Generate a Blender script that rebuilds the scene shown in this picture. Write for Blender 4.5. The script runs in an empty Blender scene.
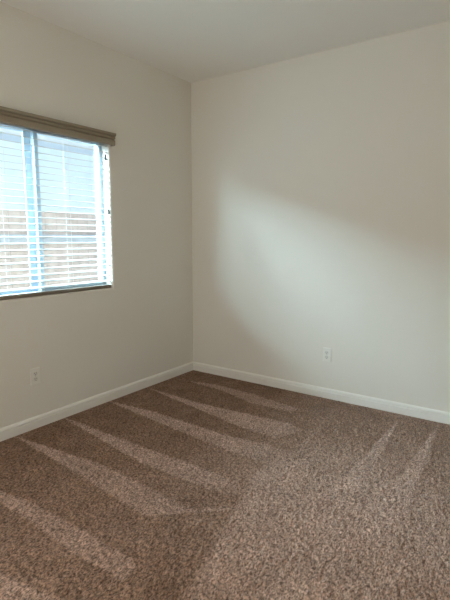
import bpy, bmesh, math, random
import numpy as np
from mathutils import Vector, Matrix

S = bpy.context.scene
C = S.collection
random.seed(4)
rng = np.random.default_rng(7)

# ------------------------------------------------------------------ camera, sky, light, exposure
YAW, PITCH, ROLL = 0.610493, 0.136882, 0.002126
F = Vector((-math.sin(YAW)*math.cos(PITCH), math.cos(YAW)*math.cos(PITCH), -math.sin(PITCH)))
R0 = Vector((math.cos(YAW), math.sin(YAW), 0))
U0 = R0.cross(F)
R1 = R0*math.cos(ROLL) + U0*math.sin(ROLL)
U1 = U0*math.cos(ROLL) - R0*math.sin(ROLL)
cd = bpy.data.cameras.new('camera')
cam = bpy.data.objects.new('camera', cd)
C.objects.link(cam)
m = Matrix((R1, U1, -F)).transposed().to_4x4()
m.translation = Vector((2.85611, -3.52347, 1.3273))
cam.matrix_world = m
cd.sensor_fit = 'HORIZONTAL'
cd.sensor_width = 36
cd.lens = 461.586/450*36
cd.clip_start = 0.02
S.camera = cam

W = bpy.data.worlds.new('sky')
S.world = W
W.use_nodes = True
bg = W.node_tree.nodes['Background']
bg.inputs['Color'].default_value = (0.62, 0.80, 1.0, 1)
bg.inputs['Strength'].default_value = 0.6

# the bright hazy sky over the neighbour's roof: a very wide, soft sun
sd = bpy.data.lights.new('hazy_sun', 'SUN')
sun = bpy.data.objects.new('hazy_sun', sd)
C.objects.link(sun)
sun.location = (-8, -8, 8)
SUN_ELEV, SUN_AZ = 30, 43            # degrees above the horizon, degrees from +x towards +y
e, a = math.radians(SUN_ELEV), math.radians(SUN_AZ)
sun.rotation_euler = Vector((math.cos(e)*math.cos(a), math.cos(e)*math.sin(a), -math.sin(e))).to_track_quat('-Z', 'Y').to_euler()
sd.energy = 56.0
sd.angle = math.radians(82)
sd.color = (0.65, 0.89, 1.0)

# fill light added behind the camera, inside an unseen made-up hall
ld = bpy.data.lights.new('hall_fill', 'AREA')
hall = bpy.data.objects.new('hall_fill', ld)
C.objects.link(hall)
ld.shape = 'RECTANGLE'; ld.size = 1.5; ld.size_y = 1.7
hall.location = (1.35, -4.45, 1.35)
hall.rotation_euler = (math.radians(90), 0, 0)
ld.energy = 15.0
ld.color = (1.0, 0.975, 0.90)

FILL_LAMP = 4.5                           # glow of the added ceiling lamp, an unseen fill light

S.view_settings.view_transform = 'Standard'
S.view_settings.look = 'None'
S.view_settings.gamma = 1
S.view_settings.use_curve_mapping = False
S.view_settings.exposure = 0.97
S.cycles.max_bounces = 14
S.cycles.diffuse_bounces = 10
S.cycles.transparent_max_bounces = 16

# ------------------------------------------------------------------ helpers
def mat(name, col, rough=0.6, spec=0.3, noise=None, bump=None, metal=0.0):
    """noise=(scale, amount) varies the colour; bump=(scale, strength, distance)"""
    M = bpy.data.materials.new(name)
    M.use_nodes = True
    n, l = M.node_tree.nodes, M.node_tree.links
    b = n['Principled BSDF']
    b.inputs['Base Color'].default_value = (*col, 1)
    b.inputs['Roughness'].default_value = rough
    b.inputs['Specular IOR Level'].default_value = spec
    b.inputs['Metallic'].default_value = metal
    tc = n.new('ShaderNodeTexCoord')
    if noise:
        t = n.new('ShaderNodeTexNoise'); t.inputs['Scale'].default_value = noise[0]; t.inputs['Detail'].default_value = 4
        l.new(tc.outputs['Object'], t.inputs['Vector'])
        r = n.new('ShaderNodeMix'); r.data_type = 'RGBA'
        k = noise[1]
        r.inputs[6].default_value = (*[c*(1-k) for c in col], 1)
        r.inputs[7].default_value = (*[min(1, c*(1+k)) for c in col], 1)
        l.new(t.outputs['Fac'], r.inputs[0]); l.new(r.outputs[2], b.inputs['Base Color'])
    if bump:
        t = n.new('ShaderNodeTexNoise'); t.inputs['Scale'].default_value = bump[0]; t.inputs['Detail'].default_value = 3
        l.new(tc.outputs['Object'], t.inputs['Vector'])
        bp = n.new('ShaderNodeBump'); bp.inputs['Strength'].default_value = bump[1]; bp.inputs['Distance'].default_value = bump[2]
        l.new(t.outputs['Fac'], bp.inputs['Height']); l.new(bp.outputs['Normal'], b.inputs['Normal'])
    return M

def obj(name, bm, material, parent=None, smooth=False):
    me = bpy.data.meshes.new(name)
    bmesh.ops.recalc_face_normals(bm, faces=bm.faces)
    bm.to_mesh(me); bm.free()
    me.materials.append(material)
    if smooth:
        for p in me.polygons: p.use_smooth = True
        me.set_sharp_from_angle(angle=math.radians(35))
    o = bpy.data.objects.new(name, me)
    C.objects.link(o)
    if parent: o.parent = parent
    return o

def empty(name, loc, rotz=0, parent=None):
    o = bpy.data.objects.new(name, None)
    o.empty_display_size = 0.1
    o.location = loc; o.rotation_euler = (0, 0, rotz)
    C.objects.link(o)
    if parent: o.parent = parent
    return o

def tag(o, label=None, cat=None, group=None, kind=None):
    if label: o['label'] = label
    if cat: o['category'] = cat
    if group: o['group'] = group
    if kind: o['kind'] = kind
    return o

def box(bm, x0, x1, y0, y1, z0, z1, bev=0.0, seg=2):
    r = bmesh.ops.create_cube(bm, size=1)
    vs = r['verts']
    for v in vs:
        v.co = Vector(((x0+x1)/2 + v.co.x*(x1-x0), (y0+y1)/2 + v.co.y*(y1-y0), (z0+z1)/2 + v.co.z*(z1-z0)))
    if bev:
        es = list({e for v in vs for e in v.link_edges})
        bmesh.ops.bevel(bm, geom=es, offset=bev, segments=seg, affect='EDGES', profile=0.5)

def cyl(bm, p0, p1, r0, r1=None, n=12):
    p0, p1 = Vector(p0), Vector(p1)
    d = p1-p0
    M = Matrix.Translation((p0+p1)/2) @ d.to_track_quat('Z', 'Y').to_matrix().to_4x4()
    bmesh.ops.create_cone(bm, cap_ends=True, segments=n, radius1=r0, radius2=r0 if r1 is None else r1, depth=d.length, matrix=M)

def prism(bm, pts, axis, a0, a1):
    """extrude a closed 2-D outline: axis 'y' -> pts are (x,z); axis 'x' -> pts are (y,z)"""
    def P(p, t):
        return (p[0], t, p[1]) if axis == 'y' else (t, p[0], p[1])
    A = [bm.verts.new(P(p, a0)) for p in pts]
    B = [bm.verts.new(P(p, a1)) for p in pts]
    n = len(pts)
    for i in range(n):
        bm.faces.new((A[i], A[(i+1) % n], B[(i+1) % n], B[i]))
    bm.faces.new(A); bm.faces.new(list(reversed(B)))

# ------------------------------------------------------------------ materials
WALL = (0.76, 0.735, 0.68)
m_wall = mat('wall_paint', WALL, 0.55, 0.25, noise=(1.3, 0.012), bump=(55, 0.12, 0.004))
m_ceil = mat('ceiling_paint', (0.86, 0.85, 0.82), 0.8, 0.15, bump=(70, 0.15, 0.004))
m_trim = mat('trim_paint', (0.82, 0.81, 0.77), 0.35, 0.4)
m_vinyl = mat('window_vinyl', (0.45, 0.57, 0.68), 0.4, 0.4)
m_slat = mat('blind_slat', (0.50, 0.49, 0.465), 0.4, 0.4)
m_valance = mat('blind_valance', (0.30, 0.255, 0.19), 0.5, 0.3, noise=(30, 0.04))
m_rail = mat('blind_bottom_rail', (0.22, 0.19, 0.15), 0.5, 0.3)
m_cord = mat('cord', (0.72, 0.72, 0.70), 0.8, 0.1)
m_tassel = mat('cord_tassel', (0.035, 0.032, 0.03), 0.5, 0.3)
m_plate = mat('outlet_plate', (0.80, 0.79, 0.74), 0.35, 0.45)
m_recept = mat('outlet_receptacle', (0.72, 0.71, 0.66), 0.35, 0.45)
m_slot = mat('outlet_slot', (0.03, 0.03, 0.03), 0.7, 0.1)
m_screw = mat('screw_metal', (0.6, 0.58, 0.52), 0.3, 0.5, metal=1.0)
m_house = mat('house_stucco', (0.76, 0.82, 0.84), 0.9, 0.1, noise=(6, 0.05), bump=(60, 0.3, 0.01))
m_exterior = mat('exterior_stucco', (0.34, 0.30, 0.26), 0.9, 0.1, bump=(60, 0.3, 0.01))
m_soffit = mat('house_soffit', (0.62, 0.68, 0.78), 0.8, 0.1)
m_fascia = mat('house_fascia', (0.7, 0.7, 0.7), 0.6, 0.2)
m_roof = mat('roof_shingle', (0.18, 0.15, 0.13), 0.9, 0.1, noise=(20, 0.3), bump=(40, 0.5, 0.02))
m_fence = mat('fence_wood', (0.45, 0.355, 0.32), 0.85, 0.1, noise=(9, 0.35), bump=(30, 0.3, 0.01))
m_rail_wood = mat('fence_rail_wood', (0.36, 0.36, 0.38), 0.85, 0.1, noise=(9, 0.2))
m_dirt = mat('yard_gravel', (0.42, 0.38, 0.33), 0.95, 0.05, noise=(25, 0.3), bump=(60, 0.6, 0.02))

def glass_mat():
    M = bpy.data.materials.new('window_glass')
    M.use_nodes = True
    n, l = M.node_tree.nodes, M.node_tree.links
    n.remove(n['Principled BSDF'])
    t = n.new('ShaderNodeBsdfTransparent'); t.inputs['Color'].default_value = (0.95, 0.98, 0.98, 1)
    g = n.new('ShaderNodeBsdfGlossy'); g.inputs['Roughness'].default_value = 0.02
    f = n.new('ShaderNodeFresnel'); f.inputs['IOR'].default_value = 1.35
    x = n.new('ShaderNodeMixShader')
    l.new(f.outputs[0], x.inputs[0]); l.new(t.outputs[0], x.inputs[1]); l.new(g.outputs[0], x.inputs[2])
    l.new(x.outputs[0], n['Material Output'].inputs['Surface'])
    return M
m_glass = glass_mat()

def carpet_mat():
    M = bpy.data.materials.new('carpet_pile')
    M.use_nodes = True
    n, l = M.node_tree.nodes, M.node_tree.links
    b = n['Principled BSDF']
    b.inputs['Roughness'].default_value = 0.95
    b.inputs['Specular IOR Level'].default_value = 0.05
    b.inputs['Sheen Weight'].default_value = 0.15
    b.inputs['Sheen Roughness'].default_value = 0.6
    at = n.new('ShaderNodeAttribute'); at.attribute_name = 'nap_shade'
    tc = n.new('ShaderNodeTexCoord')
    t1 = n.new('ShaderNodeTexNoise'); t1.inputs['Scale'].default_value = 150; t1.inputs['Detail'].default_value = 2
    t2 = n.new('ShaderNodeTexNoise'); t2.inputs['Scale'].default_value = 5.0; t2.inputs['Detail'].default_value = 3
    mp = n.new('ShaderNodeMapping'); mp.inputs['Scale'].default_value = (1.0, 0.5, 1.0)
    mp.inputs['Rotation'].default_value = (0, 0, 0.15)
    l.new(tc.outputs['Object'], mp.inputs['Vector'])
    l.new(mp.outputs['Vector'], t1.inputs['Vector']); l.new(tc.outputs['Object'], t2.inputs['Vector'])
    # which way the pile lies: brushed away (dark) or towards (light), plus painted light falloff
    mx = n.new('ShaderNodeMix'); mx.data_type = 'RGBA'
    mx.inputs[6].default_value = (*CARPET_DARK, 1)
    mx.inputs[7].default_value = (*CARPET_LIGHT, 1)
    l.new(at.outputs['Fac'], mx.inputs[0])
    # heather of the yarn, with the shade in gaps between tufts painted in
    r1 = n.new('ShaderNodeMapRange'); r1.inputs[1].default_value = 0.34; r1.inputs[2].default_value = 0.68
    r1.inputs[3].default_value = 0.36; r1.inputs[4].default_value = 1.66
    l.new(t1.outputs['Fac'], r1.inputs[0])
    r2 = n.new('ShaderNodeMapRange'); r2.inputs[1].default_value = 0.3; r2.inputs[2].default_value = 0.7
    r2.inputs[3].default_value = 0.9; r2.inputs[4].default_value = 1.1
    l.new(t2.outputs['Fac'], r2.inputs[0])
    mm = n.new('ShaderNodeMath'); mm.operation = 'MULTIPLY'
    l.new(r1.outputs[0], mm.inputs[0]); l.new(r2.outputs[0], mm.inputs[1])
    mv = n.new('ShaderNodeVectorMath'); mv.operation = 'SCALE'
    l.new(mx.outputs[2], mv.inputs[0]); l.new(mm.outputs[0], mv.inputs['Scale'])
    l.new(mv.outputs[0], b.inputs['Base Color'])
    t3 = n.new('ShaderNodeTexNoise'); t3.inputs['Scale'].default_value = 220; t3.inputs['Detail'].default_value = 2
    l.new(tc.outputs['Object'], t3.inputs['Vector'])
    bp = n.new('ShaderNodeBump'); bp.inputs['Strength'].default_value = 0.6; bp.inputs['Distance'].default_value = 0.006
    l.new(t3.outputs['Fac'], bp.inputs['Height']); l.new(bp.outputs['Normal'], b.inputs['Normal'])
    return M
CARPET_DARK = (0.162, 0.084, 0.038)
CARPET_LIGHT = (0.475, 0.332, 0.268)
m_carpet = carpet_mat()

# ------------------------------------------------------------------ room shell
H = 2.74            # ceiling height
XR, YR = 3.5, -3.85 # right wall and rear wall (behind the camera)
T = 0.14            # wall thickness
WY0, WY1, WZ0, WZ1 = -2.235, -1.012, 0.915, 2.075   # window opening in the left wall

def wall_left():
    bm = bmesh.new()
    rad = 0.014
    rings = [(rad, 0.0)] + [(rad*(1-math.sin(t)), -rad*(1-math.cos(t))) for t in (math.pi/8, math.pi/4, 3*math.pi/8, math.pi/2)] + [(0.0, -T)]
    def ring(off, x):
        return [bm.verts.new((x, y, z)) for y, z in ((WY0-off, WZ0-off), (WY1+off, WZ0-off), (WY1+off, WZ1+off), (WY0-off, WZ1+off))]
    def outer(x):
        return [bm.verts.new((x, y, z)) for y, z in ((YR-T, -0.2), (T, -0.2), (T, H+0.1), (YR-T, H+0.1))]
    A = outer(0); B = outer(-T)
    rs = [ring(*r) for r in rings]
    seq = [A] + rs + [B]
    for k in range(len(seq)-1):
        for i in range(4):
            j = (i+1) % 4
            bm.faces.new((seq[k][i], seq[k][j], seq[k+1][j], seq[k+1][i]))
    for i in range(4):
        j = (i+1) % 4
        bm.faces.new((A[i], A[j], B[j], B[i]))
    o = obj('wall_left', bm, m_wall)
    o.data.materials.append(m_exterior)
    for p in o.data.polygons:
        if p.center.x < -T+0.001: p.material_index = 1
    return tag(o, kind='structure')
wall_left()

def slab(name, x0, x1, y0, y1, z0, z1, M):
    bm = bmesh.new(); box(bm, x0, x1, y0, y1, z0, z1)
    return tag(obj(name, bm, M), kind='structure')
slab('wall_back', 0, XR+T, 0, T, -0.2, H+0.1, m_wall)
slab('wall_right', XR, XR+T, YR-T, 0, -0.2, H+0.1, m_wall)
HX0, HX1, HZ = 0.55, 2.15, 2.15        # added opening to an unseen hall that holds the fill light
slab('wall_rear', 0, HX0, YR-T, YR, -0.2, H+0.1, m_wall)
slab('wall_rear', HX1, XR, YR-T, YR, -0.2, H+0.1, m_wall)
slab('wall_rear', HX0, HX1, YR-T, YR, HZ, H+0.1, m_wall)
slab('wall_fill_hall', HX0-0.1, HX0, YR-1.3, YR-T, -0.2, HZ+0.1, m_wall)
slab('wall_fill_hall', HX1, HX1+0.1, YR-1.3, YR-T, -0.2, HZ+0.1, m_wall)
slab('wall_fill_hall', HX0-0.1, HX1+0.1, YR-1.4, YR-1.3, -0.2, HZ+0.1, m_wall)
slab('ceiling_fill_hall', HX0, HX1, YR-1.3, YR-T, HZ, HZ+0.1, m_wall)
slab('floor_fill_hall', HX0, HX1, YR-1.3, YR, -0.2, -0.006, m_wall)
slab('ceiling', 0, XR, YR, 0, H, H+0.1, m_ceil)

# carpeted floor: a fine grid of tufts with vacuum tracks brushed into the pile, light falloff painted in
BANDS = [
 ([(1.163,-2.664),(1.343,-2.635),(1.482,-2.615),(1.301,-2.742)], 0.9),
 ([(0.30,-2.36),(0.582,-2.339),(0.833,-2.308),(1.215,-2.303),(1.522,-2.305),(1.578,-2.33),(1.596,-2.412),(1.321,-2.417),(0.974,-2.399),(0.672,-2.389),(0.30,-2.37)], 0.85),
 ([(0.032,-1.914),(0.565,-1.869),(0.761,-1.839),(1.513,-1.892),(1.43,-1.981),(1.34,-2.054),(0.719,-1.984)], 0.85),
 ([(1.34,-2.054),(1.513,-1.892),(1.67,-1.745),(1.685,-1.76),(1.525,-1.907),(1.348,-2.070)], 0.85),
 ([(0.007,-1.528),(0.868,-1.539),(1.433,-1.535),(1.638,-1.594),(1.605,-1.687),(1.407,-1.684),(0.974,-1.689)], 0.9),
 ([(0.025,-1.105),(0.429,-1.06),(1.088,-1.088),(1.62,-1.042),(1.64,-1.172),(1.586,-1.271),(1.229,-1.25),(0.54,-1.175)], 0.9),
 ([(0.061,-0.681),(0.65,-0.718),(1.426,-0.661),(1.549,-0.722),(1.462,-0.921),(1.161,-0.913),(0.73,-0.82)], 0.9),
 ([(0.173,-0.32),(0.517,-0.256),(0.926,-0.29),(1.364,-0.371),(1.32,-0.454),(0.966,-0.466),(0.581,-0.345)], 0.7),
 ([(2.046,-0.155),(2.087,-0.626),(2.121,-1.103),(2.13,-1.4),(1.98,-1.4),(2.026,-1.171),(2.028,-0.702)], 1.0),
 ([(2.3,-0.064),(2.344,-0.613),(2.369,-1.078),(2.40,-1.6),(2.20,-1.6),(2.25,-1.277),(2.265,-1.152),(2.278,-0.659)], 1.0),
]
def poly_sdf(X, Y, poly):
    d = np.full(X.shape, 1e9); inside = np.zeros(X.shape, bool)
    n = len(poly)
    for i in range(n):
        (x0, y0), (x1, y1) = poly[i], poly[(i+1) % n]
        ex, ey = x1-x0, y1-y0
        wx, wy = X-x0, Y-y0
        t = np.clip((wx*ex+wy*ey)/(ex*ex+ey*ey), 0, 1)
        d = np.minimum(d, np.hypot(wx-ex*t, wy-ey*t))
        c = (y0 > Y) != (y1 > Y)
        inside ^= c & (X < ex*(Y-y0)/(ey if ey else 1e-9)+x0)
    return np.where(inside, -d, d)
def sm(v, a, b):
    t = np.clip((v-a)/(b-a), 0, 1); return t*t*(3-2*t)
def blur(a, k):
    for _ in range(k):
        a = (np.roll(a, 1, 0)+a*2+np.roll(a, -1, 0))/4
        a = (np.roll(a, 1, 1)+a*2+np.roll(a, -1, 1))/4
    return a
def carpet():
    st = 0.0065
    nx, ny = int(XR/st)+1, int(-YR/st)+1
    xs, ys = np.linspace(0, XR, nx), np.linspace(YR, 0, ny)
    X, Y = np.meshgrid(xs, ys, indexing='ij')
    Xj = X + rng.normal(0, 0.0042, X.shape); Yj = Y + rng.normal(0, 0.0042, X.shape)
    # seam between the strokes along x (left) and the strokes along y (right)
    seam = np.interp(-Y, [0, 0.3, 0.87, 1.4, 1.7, 2.36, 3.9], [1.50, 1.54, 1.61, 1.56, 1.65, 1.84, 2.2])
    nap_shade = 0.16 + 0.30*sm(X+0.35*(-Y-1.2), 0.2, 1.9) + 0.36*sm(Xj-seam, -0.02, 0.05)*sm(-Y, 0.5, 1.9) - 0.05*sm(-Y, 1.6, 2.2)*sm(X, 1.2, 1.7)*(1-sm(Xj-seam, -0.03, 0.03)) + 0.12*sm(Xj-seam, 0, 0.05)  # the broad ramp paints light falloff, darker by the left wall; rest is pile lay
    nap_shade -= 0.18*sm(Xj, 1.5, 1.7)*sm(Yj, -1.2, -0.35)
    nap_shade += 0.10*(sm(Xj, 2.05, 2.10)-sm(Xj, 2.24, 2.29))*sm(-Yj, 0.1, 0.6)
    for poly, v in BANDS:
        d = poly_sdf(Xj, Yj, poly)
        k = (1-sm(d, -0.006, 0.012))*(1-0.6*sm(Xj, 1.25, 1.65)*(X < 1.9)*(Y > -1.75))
        nap_shade = nap_shade*(1-k)+v*k
    big = blur(rng.normal(0, 1, X.shape), 40); big /= big.std()
    nap_shade = np.clip(nap_shade + big*0.035, 0, 1)
    h = rng.normal(0, 1, X.shape)
    h = (h+np.roll(h, 1, 1)+0.6*np.roll(h, 2, 1)+0.35*np.roll(h, 1, 0)); h /= h.std()
    Z = -0.006 + np.clip(h, -2.2, 1.8)*0.0042
    edge = np.minimum.reduce([X, XR-X, -Y, Y-YR])
    Z = np.where(edge < 0.02, -0.006, Z)
    Xs = X + np.where(edge > 0.01, rng.normal(0, 0.0015, X.shape), 0)
    Ys = Y + np.where(edge > 0.01, rng.normal(0, 0.0015, X.shape), 0)
    co = np.stack([Xs, Ys, Z], -1).reshape(-1, 3).astype(np.float32)
    idx = np.arange(nx*ny).reshape(nx, ny)
    q = np.stack([idx[:-1, :-1], idx[1:, :-1], idx[1:, 1:], idx[:-1, 1:]], -1).reshape(-1, 4).astype(np.int32)
    me = bpy.data.meshes.new('floor')
    me.vertices.add(len(co)); me.vertices.foreach_set('co', co.ravel())
    me.loops.add(q.size); me.loops.foreach_set('vertex_index', q.ravel())
    me.polygons.add(len(q)); me.polygons.foreach_set('loop_start', np.arange(0, q.size, 4, dtype=np.int32))
    me.update(calc_edges=True)
    at = me.attributes.new('nap_shade', 'FLOAT', 'POINT')
    at.data.foreach_set('value', nap_shade.ravel().astype(np.float32))
    me.polygons.foreach_set('use_smooth', np.ones(len(q), bool))
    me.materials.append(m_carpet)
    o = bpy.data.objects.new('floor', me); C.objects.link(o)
    tag(o, kind='structure')
carpet()

# baseboards
BH = 0.078
def base_profile(s=1):
    return [(0, -0.02), (0.013, -0.02), (0.013, BH-0.030), (0.0095, BH-0.027), (0.0095, BH-0.024), (0.0135, BH-0.021), (0.0125, BH-0.014), (0.009, BH-0.006), (0.004, BH), (0, BH)]
def baseboard(name, axis, at, sgn, a0, a1):
    bm = bmesh.new()
    prism(bm, [(at+sgn*p, z) for p, z in base_profile()], axis, a0, a1)
    tag(obj(name, bm, m_trim, smooth=True), kind='structure')
baseboard('baseboard_left', 'y', 0, 1, YR, 0)
baseboard('baseboard_back', 'x', 0, -1, 0.013, XR)
baseboard('baseboard_right', 'y', XR, -1, YR, -0.013)
baseboard('baseboard_rear', 'x', YR, 1, 0.013, HX0)
baseboard('baseboard_rear', 'x', YR, 1, HX1, XR-0.013)

# ------------------------------------------------------------------ window
win = tag(empty('window_1', (-0.11, (WY0+WY1)/2, WZ0)), kind='structure')
def wobj(name, boxes, M, bev=0.003, parent=win):
    bm = bmesh.new()
    for b in boxes: box(bm, *b, bev=bev)
    o = obj(name, bm, M, smooth=True)
    o.parent = parent
    o.matrix_parent_inverse = Matrix.Translation(win.location).inverted()
    return o
yc = -1.622
fx0, fx1 = -0.139, -0.082
fw = 0.024
wobj('window_frame', [(fx0, fx1, WY0, WY0+fw, WZ0, WZ1), (fx0, fx1, WY1-fw, WY1, WZ0, WZ1),
                      (fx0, fx1, WY0+fw, WY1-fw, WZ0, WZ0+fw), (fx0, fx1, WY0+fw, WY1-fw, WZ1-fw, WZ1)], m_vinyl)
def sash(y0, y1, x0, x1, w0, w1):
    z0, z1 = WZ0+fw, WZ1-fw
    s = wobj('sash', [(x0, x1, y0, y0+w0, z0, z1), (x0, x1, y1-w1, y1, z0, z1),
                      (x0, x1, y0+w0, y1-w1, z0, z0+0.03), (x0, x1, y0+w0, y1-w1, z1-0.03, z1)], m_vinyl)
    bm = bmesh.new()
    xm = (x0+x1)/2
    v = [bm.verts.new((xm, y, z)) for y, z in ((y0+w0, z0+0.03), (y1-w1, z0+0.03), (y1-w1, z1-0.03), (y0+w0, z1-0.03))]
    bm.faces.new(v)
    g = obj('glass_pane', bm, m_glass)
    g.parent = s
sash(WY0+fw, -1.604, -0.122, -0.113, 0.03, 0.056)      # fixed sash on the outer track
sash(-1.606, WY1-fw, -0.1115, -0.076, 0.033, 0.012)     # sliding sash on the inner track

# ------------------------------------------------------------------ horizontal blind
blind = tag(empty('window_blind', (0, (WY0+WY1)/2, WZ1)),
            'open white horizontal slat blind with tan moulded valance covering the window on the left wall', 'window blind')
def bobj(name, bm, M, smooth=True, parent=blind):
    o = obj(name, bm, M, smooth=smooth)
    o.parent = parent
    o.matrix_parent_inverse = Matrix.Translation(blind.location).inverted()
    return o
by0, by1 = WY0+0.008, WY1-0.008
bxm = -0.036                         # centre line of the slats
# moulded valance with its two returns
prof = [(0.030, 2.020), (0.040, 2.019), (0.043, 2.023), (0.044, 2.056), (0.042, 2.059), (0.035, 2.061), (0.035, 2.066), (0.043, 2.068),
        (0.046, 2.072), (0.047, 2.080), (0.040, 2.082), (0.040, 2.086), (0.050, 2.088), (0.056, 2.092), (0.058, 2.097), (0.058, 2.108), (0.030, 2.108)]
bm = bmesh.new()
VY0, VY1 = -2.262, -0.985
prism(bm, prof, 'y', VY0, VY1)
for ye, s in ((VY0, 1), (VY1, -1)):
    prism(bm, [(0.0005, 2.020), (0.030, 2.020), (0.030, 2.108), (0.0005, 2.108)], 'y', ye, ye+s*0.012)
tag(bobj('valance', bm, m_valance), 'tan moulded valance')
bm = bmesh.new(); box(bm, -0.063, -0.008, by0, by1, 2.03, 2.07, 0.002)
bobj('headrail', bm, m_slat)
bm = bmesh.new()
NS, pitch, z0 = 25, 0.0435, 0.972
TILT = math.radians(9.0)
for i in range(NS):
    zc = z0+i*pitch
    if zc > 2.02: break
    pts_t, pts_b = [], []
    for k in range(7):
        u = -0.025+0.05*k/6
        w = 0.0022*(1-(u/0.025)**2)
        x = bxm+u*math.cos(TILT)
        z = zc+w-u*math.sin(TILT)
        pts_t.append((x, z+0.0013)); pts_b.append((x, z-0.0013))
    prism(bm, pts_t+pts_b[::-1], 'y', by0, by1)
bobj('slats', bm, m_slat)
bm = bmesh.new(); box(bm, bxm-0.026, bxm+0.026, by0, by1, 0.917, 0.941, 0.004, 3)
tag(bobj('bottom_rail', bm, m_rail), 'darker bottom rail')
for yl in (-2.135, -1.862, -1.382, -1.108):
    bm = bmesh.new()
    for xx in (bxm-0.0265, bxm+0.0265):
        cyl(bm, (xx, yl, 0.938), (xx, yl, 2.032), 0.0011, n=6)
    i = 0
    while z0+i*pitch < 2.02:
        zz = z0+i*pitch-0.0022
        cyl(bm, (bxm-0.0265, yl-0.004, zz), (bxm+0.0265, yl-0.004, zz), 0.0008, n=5)
        i += 1
    bobj('ladder_cord', bm, m_cord)
for yy, zt in ((-1.046, 1.925), (-1.030, 1.515)):
    bm = bmesh.new(); cyl(bm, (-0.003, yy, 2.035), (-0.003, yy, zt+0.02), 0.0010, n=6)
    c = bobj('pull_cord', bm, m_cord)
    bm = bmesh.new()
    ring = [(0.003, 0.024), (0.0055, 0.018), (0.007, 0.006), (0.0085, -0.012), (0.0075, -0.018)]
    n = 10
    rows = [[bm.verts.new((-0.003+r*math.cos(2*math.pi*k/n), yy+r*math.sin(2*math.pi*k/n), zt+z)) for k in range(n)] for r, z in ring]
    for A, B in zip(rows, rows[1:]):
        for k in range(n): bm.faces.new((A[k], A[(k+1) % n], B[(k+1) % n], B[k]))
    bm.faces.new(rows[0]); bm.faces.new(rows[-1][::-1])
    t = obj('tassel', bm, m_tassel, smooth=True); t.parent = c
    t['label'] = 'small dark cord tassel'

# ------------------------------------------------------------------ outlets (built facing -y, back at y = 0)
def outlet(loc, rotz, label):
    r = tag(empty('electrical_outlet', loc, rotz), label, 'outlet', 'outlets')
    bm = bmesh.new()
    w, h = 0.0355, 0.0575
    # plate with sloped rim
    A = [bm.verts.new((x, -0.0003, z)) for x, z in ((-w, -h), (w, -h), (w, h), (-w, h))]
    M2 = [bm.verts.new((x, -0.0062, z)) for x, z in ((-w, -h), (w, -h), (w, h), (-w, h))]
    k = 0.0025
    B = [bm.verts.new((x, -0.0082, z)) for x, z in ((-w+k, -h+k), (w-k, -h+k), (w-k, h-k), (-w+k, h-k))]
    for P, Q in ((A, M2), (M2, B)):
        for i in range(4): bm.faces.new((P[i], P[(i+1) % 4], Q[(i+1) % 4], Q[i]))
    bm.faces.new(B); bm.faces.new(A[::-1])
    obj('cover_plate', bm, m_plate, r)
    for zc in (-0.0195, 0.0195):
        bm = bmesh.new()
        out = []
        for i in range(28):
            t = 2*math.pi*i/28
            out.append((0.0172*math.cos(t), max(-0.0142, min(0.0142, 0.0172*math.sin(t)))+zc))
        F1 = [bm.verts.new((x, -0.0075, z)) for x, z in out]
        F2 = [bm.verts.new((x, -0.0100, z)) for x, z in out]
        for i in range(28): bm.faces.new((F1[i], F1[(i+1) % 28], F2[(i+1) % 28], F2[i]))
        bm.faces.new(F2); bm.faces.new(F1[::-1])
        q = obj('receptacle', bm, m_recept, r)
        bm = bmesh.new()
        for xx, hh in ((-0.0064, 0.0085), (0.0064, 0.007)):
            box(bm, xx-0.0013, xx+0.0013, -0.0105, -0.0090, zc+0.003-hh/2, zc+0.003+hh/2)
        cyl(bm, (0, -0.0090, zc-0.0085), (0, -0.0105, zc-0.0085), 0.0026, n=12)
        s = obj('socket_slots', bm, m_slot, q)
        s['label'] = 'dark socket slots'
    bm = bmesh.new(); cyl(bm, (0, -0.0075, 0), (0, -0.0092, 0), 0.0032, n=14)
    obj('screw', bm, m_screw, r)
    return r
outlet((0, -1.740, 0.365), math.pi/2, 'white duplex outlet on the left wall below the window')
outlet((1.421, 0, 0.3625), 0, 'white duplex outlet on the bright back wall to the right of the corner')

# ------------------------------------------------------------------ ceiling lamp added out of view as fill light
def lathe(bm, prof, n=32):
    rows = [[bm.verts.new((r*math.cos(2*math.pi*k/n), r*math.sin(2*math.pi*k/n), z)) for k in range(n)] for r, z in prof]
    for A, B in zip(rows, rows[1:]):
        for k in range(n): bm.faces.new((A[k], A[(k+1) % n], B[(k+1) % n], B[k]))
    bm.faces.new(rows[0]); bm.faces.new(rows[-1][::-1])
m_lamp = mat('fill_lamp_glass', (0.9, 0.88, 0.82), 0.4, 0.3)
lb = m_lamp.node_tree.nodes['Principled BSDF']
lb.inputs['Emission Color'].default_value = (1.0, 0.86, 0.72, 1)
lb.inputs['Emission Strength'].default_value = FILL_LAMP
lamp = tag(empty('fill_ceiling_light', (2.0, -2.4, H)), 'unseen round lamp with a frosted dome, added as fill light', 'added fill light')
bm = bmesh.new(); lathe(bm, [(0.09, -0.0005), (0.185, -0.001), (0.185, -0.022), (0.175, -0.03), (0.09, -0.03)])
obj('fill_lamp_base', bm, m_trim, lamp, smooth=True)
bm = bmesh.new(); lathe(bm, [(0.17, -0.0305)]+[(0.17*math.cos(t), -0.031-0.085*math.sin(t)) for t in (0.2, 0.5, 0.8, 1.1, 1.35, 1.5)])
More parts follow.
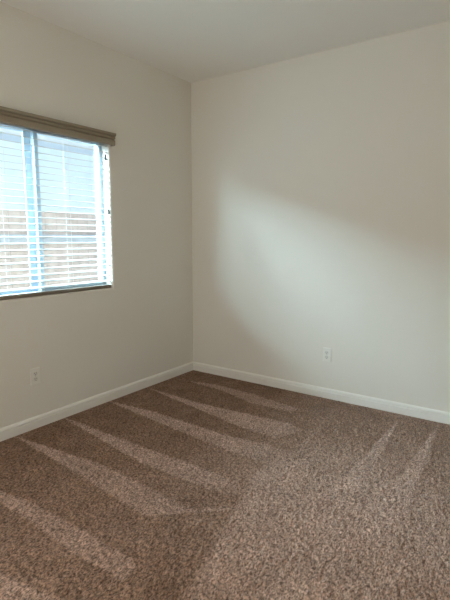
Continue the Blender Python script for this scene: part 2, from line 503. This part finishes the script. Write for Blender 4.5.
obj('fill_lamp_shade', bm, m_lamp, lamp, smooth=True)

# ------------------------------------------------------------------ outside the window
GZ = -0.25
bm = bmesh.new(); box(bm, -14, -T-0.02, -12, 12, GZ-0.1, GZ)
tag(obj('ground', bm, m_dirt), kind='structure')

fence = tag(empty('wooden_fence', (-1.85, 0, GZ)), 'weathered reddish board fence seen low through the window blind', 'fence')
def fobj(name, bm, M):
    o = obj(name, bm, M); o.parent = fence
    o.matrix_parent_inverse = Matrix.Translation(fence.location).inverted()
bm = bmesh.new()
y = -4.0
while y < 4.0:
    w = 0.1435
    top = 1.60+random.uniform(-0.005, 0.005)
    xo = random.uniform(-0.003, 0.003)
    prism(bm, [(y, GZ), (y+w, GZ), (y+w, top), (y, top)], 'x', -1.868+xo, -1.85+xo)
    y += 0.146
fobj('fence_boards', bm, m_fence)
for z in (0.05, 1.30):
    bm = bmesh.new(); box(bm, -1.846, -1.808, -4, 4, z-0.045, z+0.045, 0.003)
    fobj('fence_rail', bm, m_rail_wood)
for y in (-3.6, -1.2, 1.2, 3.6):
    bm = bmesh.new(); box(bm, -1.96, -1.872, y-0.044, y+0.044, GZ, 1.55, 0.004)
    fobj('fence_post', bm, m_rail_wood)

house = tag(empty('neighbour_house', (-4.0, 0, GZ)), 'pale stucco house with overhanging eave beyond the fence, seen through the window', 'house')
def hobj(name, bm, M):
    o = obj(name, bm, M); o.parent = house
    o.matrix_parent_inverse = Matrix.Translation(house.location).inverted()
bm = bmesh.new(); box(bm, -10, -4.0, -13, 8, GZ, 2.76); hobj('house_wall', bm, m_house)
bm = bmesh.new(); box(bm, -10, -3.45, -13.4, 8.4, 2.76, 2.80); hobj('soffit', bm, m_soffit)
bm = bmesh.new(); box(bm, -3.45, -3.42, -13.4, 8.4, 2.74, 2.92, 0.004); hobj('fascia', bm, m_fascia)
bm = bmesh.new(); prism(bm, [(-10, 2.80), (-3.40, 2.90), (-3.40, 2.93), (-6.7, 4.1), (-10, 2.93)], 'y', -13.4, 8.4); hobj('roof', bm, m_roof)
